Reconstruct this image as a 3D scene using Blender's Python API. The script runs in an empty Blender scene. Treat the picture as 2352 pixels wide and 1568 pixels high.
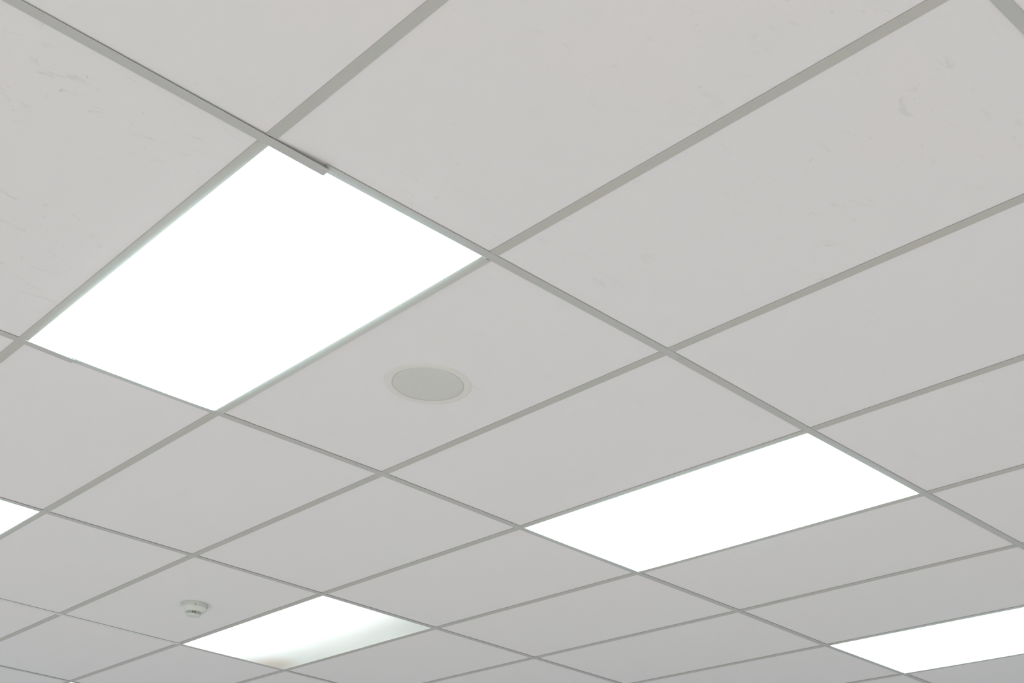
import bpy, bmesh, math, random
from mathutils import Matrix, Vector

random.seed(7)
scene = bpy.context.scene
COL = scene.collection
H = 2.90                      # height of the ceiling plane (underside of the main tees)
CX, CY = 0.6, 1.2             # ceiling module: 600 x 1200 mm

# ---------------------------------------------------------------- camera
cam_data = bpy.data.cameras.new('camera')
cam = bpy.data.objects.new('camera', cam_data)
COL.objects.link(cam)
cam_data.sensor_fit = 'HORIZONTAL'
cam_data.sensor_width = 36.0
cam_data.lens = 42.8086
cam_data.clip_start = 0.02
CAM_ROT = ((0.7379831070663168, -0.3650302013218044, -0.56756839747092),
           (-0.6727286032469236, -0.3318078398928582, -0.661316704581911),
           (0.05307692585473016, 0.869860051679923, -0.4904348381112552))
cam.matrix_world = Matrix.Translation((-0.858566, -0.594770, H - 1.510577)) @ Matrix(CAM_ROT).to_4x4()
scene.camera = cam

# ---------------------------------------------------------------- world, exposure
world = bpy.data.worlds.new('world')
scene.world = world
world.use_nodes = True
world.node_tree.nodes['Background'].inputs['Color'].default_value = (0.02, 0.02, 0.02, 1)
world.node_tree.nodes['Background'].inputs['Strength'].default_value = 0.0
scene.view_settings.view_transform = 'Standard'
scene.view_settings.look = 'None'
scene.view_settings.gamma = 1.0
scene.view_settings.exposure = 0.0
scene.view_settings.use_curve_mapping = False
PANEL = 7.4                   # radiance of a healthy lit diffuser (all light in the room comes from these)
PANEL_COL = (0.64, 0.94, 1.0)

# ---------------------------------------------------------------- materials
def new_mat(name):
    m = bpy.data.materials.new(name)
    m.use_nodes = True
    nt = m.node_tree
    return m, nt, nt.nodes['Principled BSDF']

def mix_rgb(nt, fac, a, b, blend='MIX'):
    n = nt.nodes.new('ShaderNodeMix')
    n.data_type = 'RGBA'
    n.blend_type = blend
    for sock, v in ((n.inputs[0], fac), (n.inputs[6], a), (n.inputs[7], b)):
        if hasattr(v, 'links'):
            nt.links.new(v, sock)
        elif isinstance(v, (int, float)):
            sock.default_value = v
        else:
            sock.default_value = (*v, 1)
    return n.outputs[2]

def noise(nt, scale, detail=3, rough=0.5, dist=0.0, vec=None):
    n = nt.nodes.new('ShaderNodeTexNoise')
    n.inputs['Scale'].default_value = scale
    n.inputs['Detail'].default_value = detail
    n.inputs['Roughness'].default_value = rough
    n.inputs['Distortion'].default_value = dist
    if vec is not None:
        nt.links.new(vec, n.inputs['Vector'])
    return n.outputs['Fac']

def ramp(nt, fac, lo, hi):
    n = nt.nodes.new('ShaderNodeMapRange')
    n.clamp = True
    n.inputs['From Min'].default_value = lo
    n.inputs['From Max'].default_value = hi
    nt.links.new(fac, n.inputs['Value'])
    return n.outputs['Result']

def math_n(nt, op, a, b):
    n = nt.nodes.new('ShaderNodeMath')
    n.operation = op
    for i, v in enumerate((a, b)):
        if hasattr(v, 'links'):
            nt.links.new(v, n.inputs[i])
        else:
            n.inputs[i].default_value = v
    return n.outputs[0]

def position(nt, scale=(1, 1, 1), rot=0.0):
    g = nt.nodes.new('ShaderNodeNewGeometry')
    mp = nt.nodes.new('ShaderNodeMapping')
    mp.inputs['Scale'].default_value = scale
    mp.inputs['Rotation'].default_value = (0, 0, rot)
    nt.links.new(g.outputs['Position'], mp.inputs['Vector'])
    return mp.outputs['Vector']

def mat_tile():
    m, nt, b = new_mat('laminated_gypsum_tile')
    at = nt.nodes.new('ShaderNodeAttribute')
    at.attribute_type = 'OBJECT'
    at.attribute_name = 'smudge'
    cloud = ramp(nt, noise(nt, 2.2, 2, 0.5, 0, position(nt)), 0.35, 0.65)
    col = mix_rgb(nt, cloud, (0.800, 0.754, 0.742), (0.792, 0.757, 0.744))
    # thumb marks, scuffs and fly specks
    sm = ramp(nt, noise(nt, 15, 4, 0.62, 0.8, position(nt, (1.0, 2.2, 1), 0.5)), 0.605, 0.74)
    gate = ramp(nt, noise(nt, 2.7, 1, 0.5, 0, position(nt)), 0.40, 0.58)
    sm = math_n(nt, 'MULTIPLY', sm, gate)
    sm2 = ramp(nt, noise(nt, 42, 2, 0.5, 0.3, position(nt, (1.6, 0.8, 1), -0.4)), 0.70, 0.78)
    sm2 = math_n(nt, 'MULTIPLY', sm2, gate)
    tot = math_n(nt, 'MULTIPLY', math_n(nt, 'MAXIMUM', math_n(nt, 'MULTIPLY', sm, 0.8), sm2), at.outputs['Fac'])
    col = mix_rgb(nt, math_n(nt, 'MULTIPLY', tot, 0.55), col, (0.56, 0.535, 0.50))
    nt.links.new(col, b.inputs['Base Color'])
    b.inputs['Roughness'].default_value = 0.85
    b.inputs['Specular IOR Level'].default_value = 0.12
    return m

def mat_tee(name, c1, c2, dirt):
    m, nt, b = new_mat(name)
    v = ramp(nt, noise(nt, 5, 3, 0.6, 0, position(nt)), 0.35, 0.65)
    col = mix_rgb(nt, v, c1, c2)
    grime = ramp(nt, noise(nt, 34, 4, 0.65, 0.6, position(nt)), 0.62, 0.78)
    gate = ramp(nt, noise(nt, 3.1, 1, 0.5, 0, position(nt)), 0.50, 0.66)
    col = mix_rgb(nt, math_n(nt, 'MULTIPLY', math_n(nt, 'MULTIPLY', grime, gate), dirt), col, (0.30, 0.25, 0.16))
    nt.links.new(col, b.inputs['Base Color'])
    b.inputs['Roughness'].default_value = 0.6
    b.inputs['Specular IOR Level'].default_value = 0.2
    return m

def mat_plain(name, col, rough=0.6, spec=0.3, nscale=20, var=0.05):
    m, nt, b = new_mat(name)
    v = noise(nt, nscale, 3, 0.5, 0, position(nt))
    c = mix_rgb(nt, v, tuple(x * (1 - var) for x in col), tuple(min(1, x * (1 + var)) for x in col))
    nt.links.new(c, b.inputs['Base Color'])
    b.inputs['Roughness'].default_value = rough
    b.inputs['Specular IOR Level'].default_value = spec
    return m

def mat_panel():
    m, nt, b = new_mat('lit_opal_acrylic')
    v = noise(nt, 3, 1, 0.5, 0, position(nt))
    c = mix_rgb(nt, v, PANEL_COL, tuple(min(1, x * 1.01) for x in PANEL_COL))
    b.inputs['Base Color'].default_value = (0.8, 0.8, 0.8, 1)
    nt.links.new(c, b.inputs['Emission Color'])
    b.inputs['Emission Strength'].default_value = PANEL
    b.inputs['Roughness'].default_value = 0.5
    b.inputs['Specular IOR Level'].default_value = 0.0
    return m

def mat_opal():
    """opal sheet that only passes on the light of the tubes behind it, with a brownish patch fading out by one tube end"""
    m = bpy.data.materials.new('translucent_opal_acrylic')
    m.use_nodes = True
    nt = m.node_tree
    nt.nodes.remove(nt.nodes['Principled BSDF'])
    out = nt.nodes['Material Output']
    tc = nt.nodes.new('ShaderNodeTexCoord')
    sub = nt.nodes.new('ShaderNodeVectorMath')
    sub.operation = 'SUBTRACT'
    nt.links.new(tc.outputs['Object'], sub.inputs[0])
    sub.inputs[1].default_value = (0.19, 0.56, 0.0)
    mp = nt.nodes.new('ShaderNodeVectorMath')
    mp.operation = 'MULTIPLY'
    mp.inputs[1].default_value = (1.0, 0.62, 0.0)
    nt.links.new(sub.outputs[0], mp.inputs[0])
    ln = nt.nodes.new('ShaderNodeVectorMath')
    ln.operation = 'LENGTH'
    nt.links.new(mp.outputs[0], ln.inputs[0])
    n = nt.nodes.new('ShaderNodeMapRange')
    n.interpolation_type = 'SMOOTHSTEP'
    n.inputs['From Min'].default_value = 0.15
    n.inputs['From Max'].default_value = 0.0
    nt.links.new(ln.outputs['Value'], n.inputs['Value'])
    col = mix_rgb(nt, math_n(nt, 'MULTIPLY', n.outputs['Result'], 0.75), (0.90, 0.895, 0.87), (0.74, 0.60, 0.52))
    tr = nt.nodes.new('ShaderNodeBsdfTranslucent')
    df = nt.nodes.new('ShaderNodeBsdfDiffuse')
    nt.links.new(col, tr.inputs['Color'])
    nt.links.new(col, df.inputs['Color'])
    mx = nt.nodes.new('ShaderNodeMixShader')
    mx.inputs[0].default_value = 0.35
    nt.links.new(tr.outputs[0], mx.inputs[1])
    nt.links.new(df.outputs[0], mx.inputs[2])
    nt.links.new(mx.outputs[0], out.inputs['Surface'])
    return m

def mat_tube(name, strength):
    m, nt, b = new_mat(name)
    v = noise(nt, 8, 1, 0.5, 0, position(nt))
    c = mix_rgb(nt, v, (0.90, 0.985, 1.0), (0.92, 0.99, 1.0))
    b.inputs['Base Color'].default_value = (0.82, 0.82, 0.80, 1)
    nt.links.new(c, b.inputs['Emission Color'])
    b.inputs['Emission Strength'].default_value = strength
    return m

M_TILE = mat_tile()
M_MAIN = mat_tee('painted_steel_main_tee', (0.508, 0.502, 0.482), (0.522, 0.502, 0.478), 0.55)
M_CROSS = mat_tee('painted_steel_cross_tee', (0.527, 0.498, 0.456), (0.512, 0.497, 0.462), 0.45)
M_PALETEE = mat_tee('pale_steel_main_tee', (0.70, 0.68, 0.68), (0.73, 0.70, 0.69), 0.2)  # paler tone than the other main tees, used on one length only
M_PANEL = mat_panel()
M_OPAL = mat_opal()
M_TUBE = mat_tube('lit_fluorescent_tube', 8.6)
M_TUBE_OFF = mat_tube('dead_fluorescent_tube', 0.0)
M_HOUSING = mat_plain('white_enamel_housing', (0.82, 0.83, 0.82), 0.5, 0.3)
M_RIM = mat_plain('ivory_plastic_rim', (0.735, 0.702, 0.650), 0.5, 0.25)
M_GRILLE = None
M_DARK = mat_plain('dark_void', (0.03, 0.03, 0.03), 0.9, 0.0)
M_DET = mat_plain('ivory_detector_plastic', (0.68, 0.675, 0.62), 0.28, 0.5)
M_CORE = mat_plain('dark_detector_core', (0.03, 0.04, 0.035), 0.8, 0.1)
M_LED = mat_plain('dark_red_indicator', (0.10, 0.03, 0.035), 0.3, 0.5)
M_FLOOR = mat_plain('warm_beige_vinyl_floor', (0.845, 0.650, 0.620), 0.5, 0.3, 6, 0.04)
M_WALL = mat_plain('warm_white_wall_paint', (0.86, 0.735, 0.695), 0.8, 0.2, 4, 0.02)
M_WALL_COOL = mat_plain('pale_blue_grey_wall_paint', (0.63, 0.68, 0.75), 0.8, 0.2, 4, 0.02)
M_DECK = mat_plain('grey_concrete_deck', (0.25, 0.25, 0.24), 0.9, 0.1, 4, 0.1)

def mat_grille():
    m, nt, b = new_mat('perforated_speaker_grille')
    vo = nt.nodes.new('ShaderNodeTexVoronoi')
    vo.inputs['Scale'].default_value = 420
    nt.links.new(position(nt), vo.inputs['Vector'])
    hole = ramp(nt, vo.outputs['Distance'], 0.42, 0.28)
    cl = ramp(nt, noise(nt, 9, 2, 0.5, 0, position(nt)), 0.35, 0.65)
    base = mix_rgb(nt, cl, (0.665, 0.640, 0.605), (0.655, 0.635, 0.595))
    col = mix_rgb(nt, math_n(nt, 'MULTIPLY', hole, 0.16), base, (0.35, 0.34, 0.31))
    nt.links.new(col, b.inputs['Base Color'])
    b.inputs['Roughness'].default_value = 0.6
    b.inputs['Specular IOR Level'].default_value = 0.2
    return m
M_GRILLE = mat_grille()

# ---------------------------------------------------------------- helpers
def link_mesh(name, bm, mat, parent=None, loc=(0, 0, 0), smooth=False):
    me = bpy.data.meshes.new(name)
    bmesh.ops.recalc_face_normals(bm, faces=bm.faces)
    bm.to_mesh(me)
    bm.free()
    me.materials.append(mat)
    if smooth:
        for p in me.polygons:
            p.use_smooth = True
    o = bpy.data.objects.new(name, me)
    COL.objects.link(o)
    o.location = loc
    if parent is not None:
        o.parent = parent
    return o

def empty(name, loc):
    o = bpy.data.objects.new(name, None)
    o.empty_display_size = 0.05
    COL.objects.link(o)
    o.location = loc
    return o

def tag(o, label, cat, group=None):
    o['label'] = label
    o['category'] = cat
    if group:
        o['group'] = group

def add_box(bm, x0, x1, y0, y1, z0, z1):
    v = [bm.verts.new(p) for p in ((x0, y0, z0), (x1, y0, z0), (x1, y1, z0), (x0, y1, z0),
                                   (x0, y0, z1), (x1, y0, z1), (x1, y1, z1), (x0, y1, z1))]
    for f in ((0, 3, 2, 1), (4, 5, 6, 7), (0, 1, 5, 4), (1, 2, 6, 5), (2, 3, 7, 6), (3, 0, 4, 7)):
        bm.faces.new([v[i] for i in f])

def add_lathe(bm, prof, seg=64, cap=True):
    """prof: list of (r, z); revolved about z; r==0 ends close to a point"""
    rings = []
    for r, z in prof:
        if r <= 1e-7:
            rings.append([bm.verts.new((0, 0, z))])
        else:
            rings.append([bm.verts.new((r * math.cos(2 * math.pi * k / seg), r * math.sin(2 * math.pi * k / seg), z)) for k in range(seg)])
    for a, b in zip(rings, rings[1:]):
        for k in range(seg):
            k2 = (k + 1) % seg
            if len(a) == 1 and len(b) == 1:
                continue
            if len(a) == 1:
                bm.faces.new((a[0], b[k], b[k2]))
            elif len(b) == 1:
                bm.faces.new((a[k], a[k2], b[0]))
            else:
                bm.faces.new((a[k], a[k2], b[k2], b[k]))

def add_sweep(bm, path, prof):
    """sweep the closed profile [(s, z)] along path [(x, y, z)] (sideways s is horizontal, right of travel)"""
    rings = []
    n = len(path)
    for i, p in enumerate(path):
        a = Vector(path[max(0, i - 1)])
        b = Vector(path[min(n - 1, i + 1)])
        d = (b - a)
        d.z = 0
        d.normalize()
        side = Vector((d.y, -d.x, 0))
        rings.append([bm.verts.new(Vector(p) + side * s + Vector((0, 0, z))) for s, z in prof])
    k = len(prof)
    for a, b in zip(rings, rings[1:]):
        for j in range(k):
            bm.faces.new((a[j], a[(j + 1) % k], b[(j + 1) % k], b[j]))
    bm.faces.new(rings[0])
    bm.faces.new(list(reversed(rings[-1])))

def tee_profile(w, z0=0.0):
    h = w / 2
    return [(-h, z0 + .0004), (-h + .0005, z0), (h - .0005, z0), (h, z0 + .0004), (h, z0 + .0009), (.0008, z0 + .0009),
            (.0008, z0 + .030), (.0032, z0 + .030), (.0032, z0 + .038), (-.0032, z0 + .038), (-.0032, z0 + .030),
            (-.0008, z0 + .030), (-.0008, z0 + .0009), (-h, z0 + .0009)]

# ---------------------------------------------------------------- grid nodes
# T lines (cross tees) run along y at x = 0.6 t; M lines (main tees) run along x at y = 1.2 m.
T0, T1 = -6, 12
M0, M1 = -3, 8
DEV = {  # how far (mm) the hand-hung grid is out of true at the crossings
    (1, 0): (11.2, -1.0), (1, 1): (-7.1, 9.2), (1, 2): (-7.0, 9.1), (1, 3): (3.0, 1.9), (1, 4): (7.3, 0.3), (1, 5): (-4.0, -0.5),
    (2, 0): (11.4, -5.2), (2, 1): (-5.2, 5.2), (2, 2): (-10.5, 15.1), (2, 3): (-4.7, 5.2), (2, 4): (3.0, 0.0), (2, 5): (1.4, 1.6),
    (2, 6): (11.4, -9.0), (2, 7): (5.1, -1.0), (3, 1): (-4.4, 4.7), (3, 2): (-9.9, 10.8), (3, 3): (-11.8, 12.8), (3, 4): (-7.9, 10.9),
    (3, 5): (-9.4, 10.1), (4, 2): (-1.1, -2.2), (4, 3): (-3.3, -1.6), (4, 4): (-6.7, 0.0), (5, 3): (0.5, -9.0),
    (0, 0): (11.8, -2.0), (0, 1): (-5.5, -2.0), (0, 2): (-6.6, -2.0), (0, 3): (2.7, -2.0), (0, 4): (5.5, -2.0),
    (1, -1): (11.0, 3.4), (2, -1): (11.0, -4.0), (3, 0): (11.4, 6.6), (5, 2): (0.5, -5.0),
}
def node(m, t):
    if (m, t) in DEV:
        dx, dy = DEV[(m, t)]
    else:
        dx = dy = 0.0
        c = [(abs(k[0] - m), v) for k, v in DEV.items() if k[1] == t]
        if c:
            d, v = min(c, key=lambda q: q[0]); dx = v[0] * 0.6 ** (d - 1)
        c = [(abs(k[1] - t), v) for k, v in DEV.items() if k[0] == m]
        if c:
            d, v = min(c, key=lambda q: q[0]); dy = v[1] * 0.6 ** (d - 1)
    return Vector((CX * t + dx / 1000, CY * m - dy / 1000, H))

LIGHTS = [(m, t) for m in range(-3, 6, 2) for t in range(-6, 9, 3)] + [(1, 9), (7, 0), (7, 3)]

# ---------------------------------------------------------------- room shell
XA, XB = CX * T0 - 0.02, CX * T1 + 0.02
YA, YB = CY * M0 - 0.02, CY * M1 + 0.02
ZT = H + 0.50
def struct(name, x0, x1, y0, y1, z0, z1, mat):
    bm = bmesh.new()
    add_box(bm, x0, x1, y0, y1, z0, z1)
    o = link_mesh(name, bm, mat)
    o['kind'] = 'structure'
    return o
struct('floor', XA - .15, XB + .15, YA - .15, YB + .15, -0.12, 0.0, M_FLOOR)
struct('wall_back', XA - .15, XB + .15, YA - .15, YA, 0.0, ZT, M_WALL)
struct('wall_left', XA - .15, XA, YA, YB, 0.0, ZT, M_WALL)
struct('wall_front', XA - .15, XB + .15, YB, YB + .15, 0.0, ZT, M_WALL_COOL)
struct('wall_right', XB, XB + .15, YA, YB, 0.0, ZT, M_WALL_COOL)
ceiling = struct('ceiling', XA - .15, XB + .15, YA - .15, YB + .15, ZT, ZT + 0.2, M_DECK)
ceiling['label'] = 'suspended ceiling of pale grey rectangular tiles laid in a grey steel grid'

# ---------------------------------------------------------------- ceiling: main tees, cross tees, tiles
TEE_W = 0.0252
def add_tee(name, path, w, mat, z0=0.0, twist=0.0):
    bm = bmesh.new()
    prof = tee_profile(w, z0)
    if twist:   # flange rolled about its left edge, right edge hanging lower
        c, s_ = math.cos(twist), math.sin(twist)
        prof = [(-w / 2 + (s + w / 2) * c + z * s_, z * c - (s + w / 2) * s_) for s, z in prof]
    add_sweep(bm, path, prof)
    return link_mesh(name, bm, mat, ceiling)

for m in range(M0, M1 + 1):
    pts = [node(m, t) for t in range(T0, T1 + 1)]
    if m == 1:
        # spliced beside the large light: the end of one length has sagged below the next one
        a = [p for p in pts if p.x < 0.1]
        b = [p for p in pts if p.x > 0.1]
        a[-1] = a[-1] + Vector((0, 0, -0.002))
        add_tee('main_tee', a + [Vector((0.1495, 1.1935, H - 0.0100))], 0.0258, M_MAIN)
        add_tee('main_tee', [Vector((0.140, 1.1925, H)), Vector((0.30, 1.1925, H))] + b, TEE_W, M_MAIN)
    elif m == 2:
        a = [p for p in pts if p.x < 0.1]
        b = [p for p in pts if p.x > 0.1]
        add_tee('main_tee', a + [Vector((0.1560, 2.4045, H - 0.0036))], TEE_W, M_MAIN)
        add_tee('main_tee', [Vector((0.145, 2.4040, H))] + b, TEE_W, M_MAIN)
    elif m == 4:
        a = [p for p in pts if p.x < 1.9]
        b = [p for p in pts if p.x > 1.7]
        add_tee('main_tee', a, TEE_W, M_PALETEE)
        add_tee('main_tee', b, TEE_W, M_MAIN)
    else:
        add_tee('main_tee', pts, TEE_W, M_MAIN)

for t in range(T0, T1 + 1):
    for m in range(M0, M1):
        a, b = node(m, t), node(m + 1, t)
        d = (b - a).normalized()
        ha = TEE_W / 2 + 0.0004
        add_tee('cross_tee', [a + d * ha, b - d * ha], TEE_W, M_CROSS, z0=0.0006, twist=math.radians(8) if (m, t) == (1, 1) else 0.0)

SMUDGE = {(1, -1): 1.0, (0, 0): 0.55, (0, 1): 0.75, (1, 1): 0.35, (0, -1): 0.5}
G = 0.0032
TILE_Z0, TILE_Z1 = 0.0025, 0.0145
for m in range(M0, M1):
    for t in range(T0, T1):
        if (m, t) in LIGHTS:
            continue
        c = [node(m + 1, t), node(m + 1, t + 1), node(m, t + 1), node(m, t)]
        o0 = sum(c, Vector()) / 4
        q = [p - o0 for p in c]
        sg = [(1, -1), (-1, -1), (-1, 1), (1, 1)]
        q = [Vector((p.x + sx * G, p.y + sy * G, 0)) for p, (sx, sy) in zip(q, sg)]
        e = 0.0012
        lo = [p + Vector((sx * e, sy * e, TILE_Z0)) for p, (sx, sy) in zip(q, sg)]
        md = [p + Vector((0, 0, TILE_Z0 + e)) for p in q]
        hi = [p + Vector((0, 0, TILE_Z1)) for p in q]
        bm = bmesh.new()
        L = [[bm.verts.new(p) for p in ring] for ring in (lo, md, hi)]
        bm.faces.new(L[0])
        bm.faces.new(list(reversed(L[2])))
        for r1, r2 in zip(L, L[1:]):
            for k in range(4):
                bm.faces.new((r1[k], r1[(k + 1) % 4], r2[(k + 1) % 4], r2[k]))
        o = link_mesh('ceiling_tile', bm, M_TILE, ceiling, o0)
        o['smudge'] = SMUDGE.get((m, t), 0.2)

# ---------------------------------------------------------------- ceiling lights
LIGHT_LABELS = {
    (1, 0): 'large bright lit ceiling panel left of the round speaker, its diffuser fully white',
    (1, 3): 'bright lit ceiling panel right of centre, fully white, two modules from the round speaker',
    (1, 6): 'bright lit ceiling panel cut off by the right edge of the photo',
    (3, 0): 'bright lit ceiling panel of which only a corner shows at the left edge',
    (3, 3): 'dimmer lit ceiling panel beside the smoke detector, greenish along one side with a brownish corner',
    (5, 3): 'lit ceiling panel just below the bottom left edge, beyond the smoke detector',
}
OTHER = 'lit ceiling panel of the same rows, outside the frame of the photo'
SAG = {(1, 0): 0.0064, (1, 3): 0.0042, (1, 6): 0.0030, (3, 0): 0.0030, (3, 3): 0.0004}

def diffuser_mesh(hx, hy, sag):
    """opal sheet lying on the flanges that has sagged a few millimetres below them in its middle"""
    def spread(h):
        near = [0, .0092, .0100, .0110, .0122, .0136, .0152, .0172, .020, .028, .05, .09, .15]
        pos = [-h + d for d in near]
        return pos + [-0.06, 0.06] + [-p for p in reversed(pos)] if h < 0.4 else pos + [-.36, -.24, -.12, 0, .12, .24, .36] + [-p for p in reversed(pos)]
    us, vs = spread(hx), spread(hy)
    bm = bmesh.new()
    grid = []
    for u in us:
        row = []
        for v in vs:
            # 9 mm of the sheet rest on the flange; it drops right inside the opening, most along the middle of each side
            du = min(1.0, max(0.0, (hx - abs(u) - 0.0095) / 0.0075))
            dv = min(1.0, max(0.0, (hy - abs(v) - 0.0095) / 0.0075))
            du, dv = math.sqrt(1 - (1 - du) ** 2), math.sqrt(1 - (1 - dv) ** 2)
            bow = 0.30 + 0.70 * max(1 - (abs(v) / hy) ** 2.5, 0.9 * (1 - (abs(u) / hx) ** 2.5))
            row.append(bm.verts.new((u, v, 0.0022 - (sag * bow + 0.0022) * du * dv)))
        grid.append(row)
    for i in range(len(us) - 1):
        for j in range(len(vs) - 1):
            bm.faces.new((grid[i][j], grid[i + 1][j], grid[i + 1][j + 1], grid[i][j + 1]))
    return bm

def make_light(m, t):
    c = [node(m + 1, t), node(m + 1, t + 1), node(m, t + 1), node(m, t)]
    o0 = sum(c, Vector()) / 4
    # smallest half sizes that still reach the flanges all round
    hx = min((c[1].x - c[0].x), (c[2].x - c[3].x)) / 2 - 0.0035
    hy = min((c[0].y - c[3].y), (c[1].y - c[2].y)) / 2 - 0.0035
    root = empty('ceiling_light', o0)
    tag(root, LIGHT_LABELS.get((m, t), OTHER), 'ceiling light', 'recessed ceiling light panels')
    # housing: an open tray above the diffuser
    bm = bmesh.new()
    th, zt = 0.001, 0.165
    add_box(bm, -hx, hx, -hy, hy, zt, zt + th)
    add_box(bm, -hx, -hx + th, -hy, hy, 0.0030, zt)
    add_box(bm, hx - th, hx, -hy, hy, 0.0030, zt)
    add_box(bm, -hx + th, hx - th, -hy, -hy + th, 0.0030, zt)
    add_box(bm, -hx + th, hx - th, hy - th, hy, 0.0030, zt)
    link_mesh('housing', bm, M_HOUSING, root)
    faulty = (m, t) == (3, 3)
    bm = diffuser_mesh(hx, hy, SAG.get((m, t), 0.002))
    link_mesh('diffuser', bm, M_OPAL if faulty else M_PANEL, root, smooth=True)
    if faulty:
        for x, lit in ((-0.215, True), (-0.125, True), (0.205, False)):
            bm = bmesh.new()
            add_lathe(bm, [(0, -0.565), (0.011, -0.565), (0.013, -0.560), (0.013, 0.560), (0.011, 0.565), (0, 0.565)], 20)
            o = link_mesh('fluorescent_tube', bm, M_TUBE if lit else M_TUBE_OFF, root, (x, 0, 0.118), True)
            o.rotation_euler = (math.pi / 2, 0, 0)
    return root

for m, t in LIGHTS:
    make_light(m, t)

# ---------------------------------------------------------------- round ceiling speaker
sp = empty('ceiling_speaker', (0.8972, 1.7905, H + TILE_Z0))
tag(sp, 'round flush ceiling speaker with ivory rim and perforated grille', 'speaker')
bm = bmesh.new()
add_lathe(bm, [(0.0988, 0.004), (0.0988, -0.0012), (0.1000, -0.0024), (0.1150, -0.0022), (0.1195, -0.0012), (0.1204, -0.0001), (0.1204, 0.0), (0.110, 0.0), (0.110, 0.004), (0.0988, 0.004)], 96)
link_mesh('rim', bm, M_RIM, sp, smooth=False)
bm = bmesh.new()
add_lathe(bm, [(0, -0.0030), (0.05, -0.0028), (0.085, -0.0022), (0.0960, -0.0016), (0.0976, -0.0006), (0.0976, 0.003), (0, 0.003)], 96)
link_mesh('grille', bm, M_GRILLE, sp, smooth=True)

# ---------------------------------------------------------------- smoke detector
sd = empty('smoke_detector', (1.519, 4.159, H + TILE_Z0))
tag(sd, 'small round ivory smoke detector with a ring of dark vent slots', 'smoke detector')
bm = bmesh.new()
add_lathe(bm, [(0, 0), (0.0535, 0), (0.0545, -0.002), (0.0562, -0.014), (0.0566, -0.0170), (0.0560, -0.0185), (0, -0.0185)], 64)
base = link_mesh('base', bm, M_DET, sd, smooth=False)
bm = bmesh.new()
add_lathe(bm, [(0, -0.0185), (0.0562, -0.0185), (0.0566, -0.0205), (0.0545, -0.0240), (0.0490, -0.0290), (0.0420, -0.0338), (0.0372, -0.0358), (0.0335, -0.0363), (0, -0.0363)], 64)
body = link_mesh('body', bm, M_DET, sd, smooth=False)
bm = bmesh.new()
add_lathe(bm, [(0, -0.0363), (0.0270, -0.0363), (0.0270, -0.0462), (0, -0.0462)], 40)
link_mesh('vent_core', bm, M_CORE, body)
bm = bmesh.new()
add_box(bm, 0.0268, 0.0315, -0.0015, 0.0015, -0.0466, -0.0360)
rib = link_mesh('vent_rib', bm, M_DET, body)
for k in range(1, 30):
    rib2 = rib.copy()
    COL.objects.link(rib2)
    rib2.parent = body
    rib2.rotation_euler = (0, 0, 2 * math.pi * k / 30)
bm = bmesh.new()
add_lathe(bm, [(0, -0.0462), (0.0320, -0.0462), (0.0326, -0.0480), (0.0318, -0.0502), (0.0290, -0.0518), (0.0210, -0.0526), (0, -0.0528)], 56)
link_mesh('cap', bm, M_DET, sd, smooth=True)
for ang, z in ((math.radians(-114), -0.0150), (math.radians(-50), -0.0155)):
    bm = bmesh.new()
    add_lathe(bm, [(0, 0.0022), (0.0013, 0.0018), (0.0021, 0.0), (0, 0.0)], 12)
    o = link_mesh('indicator_light', bm, M_LED, base, (0.0563 * math.cos(ang), 0.0563 * math.sin(ang), z), True)
    o.rotation_euler = (0, math.pi / 2, ang)
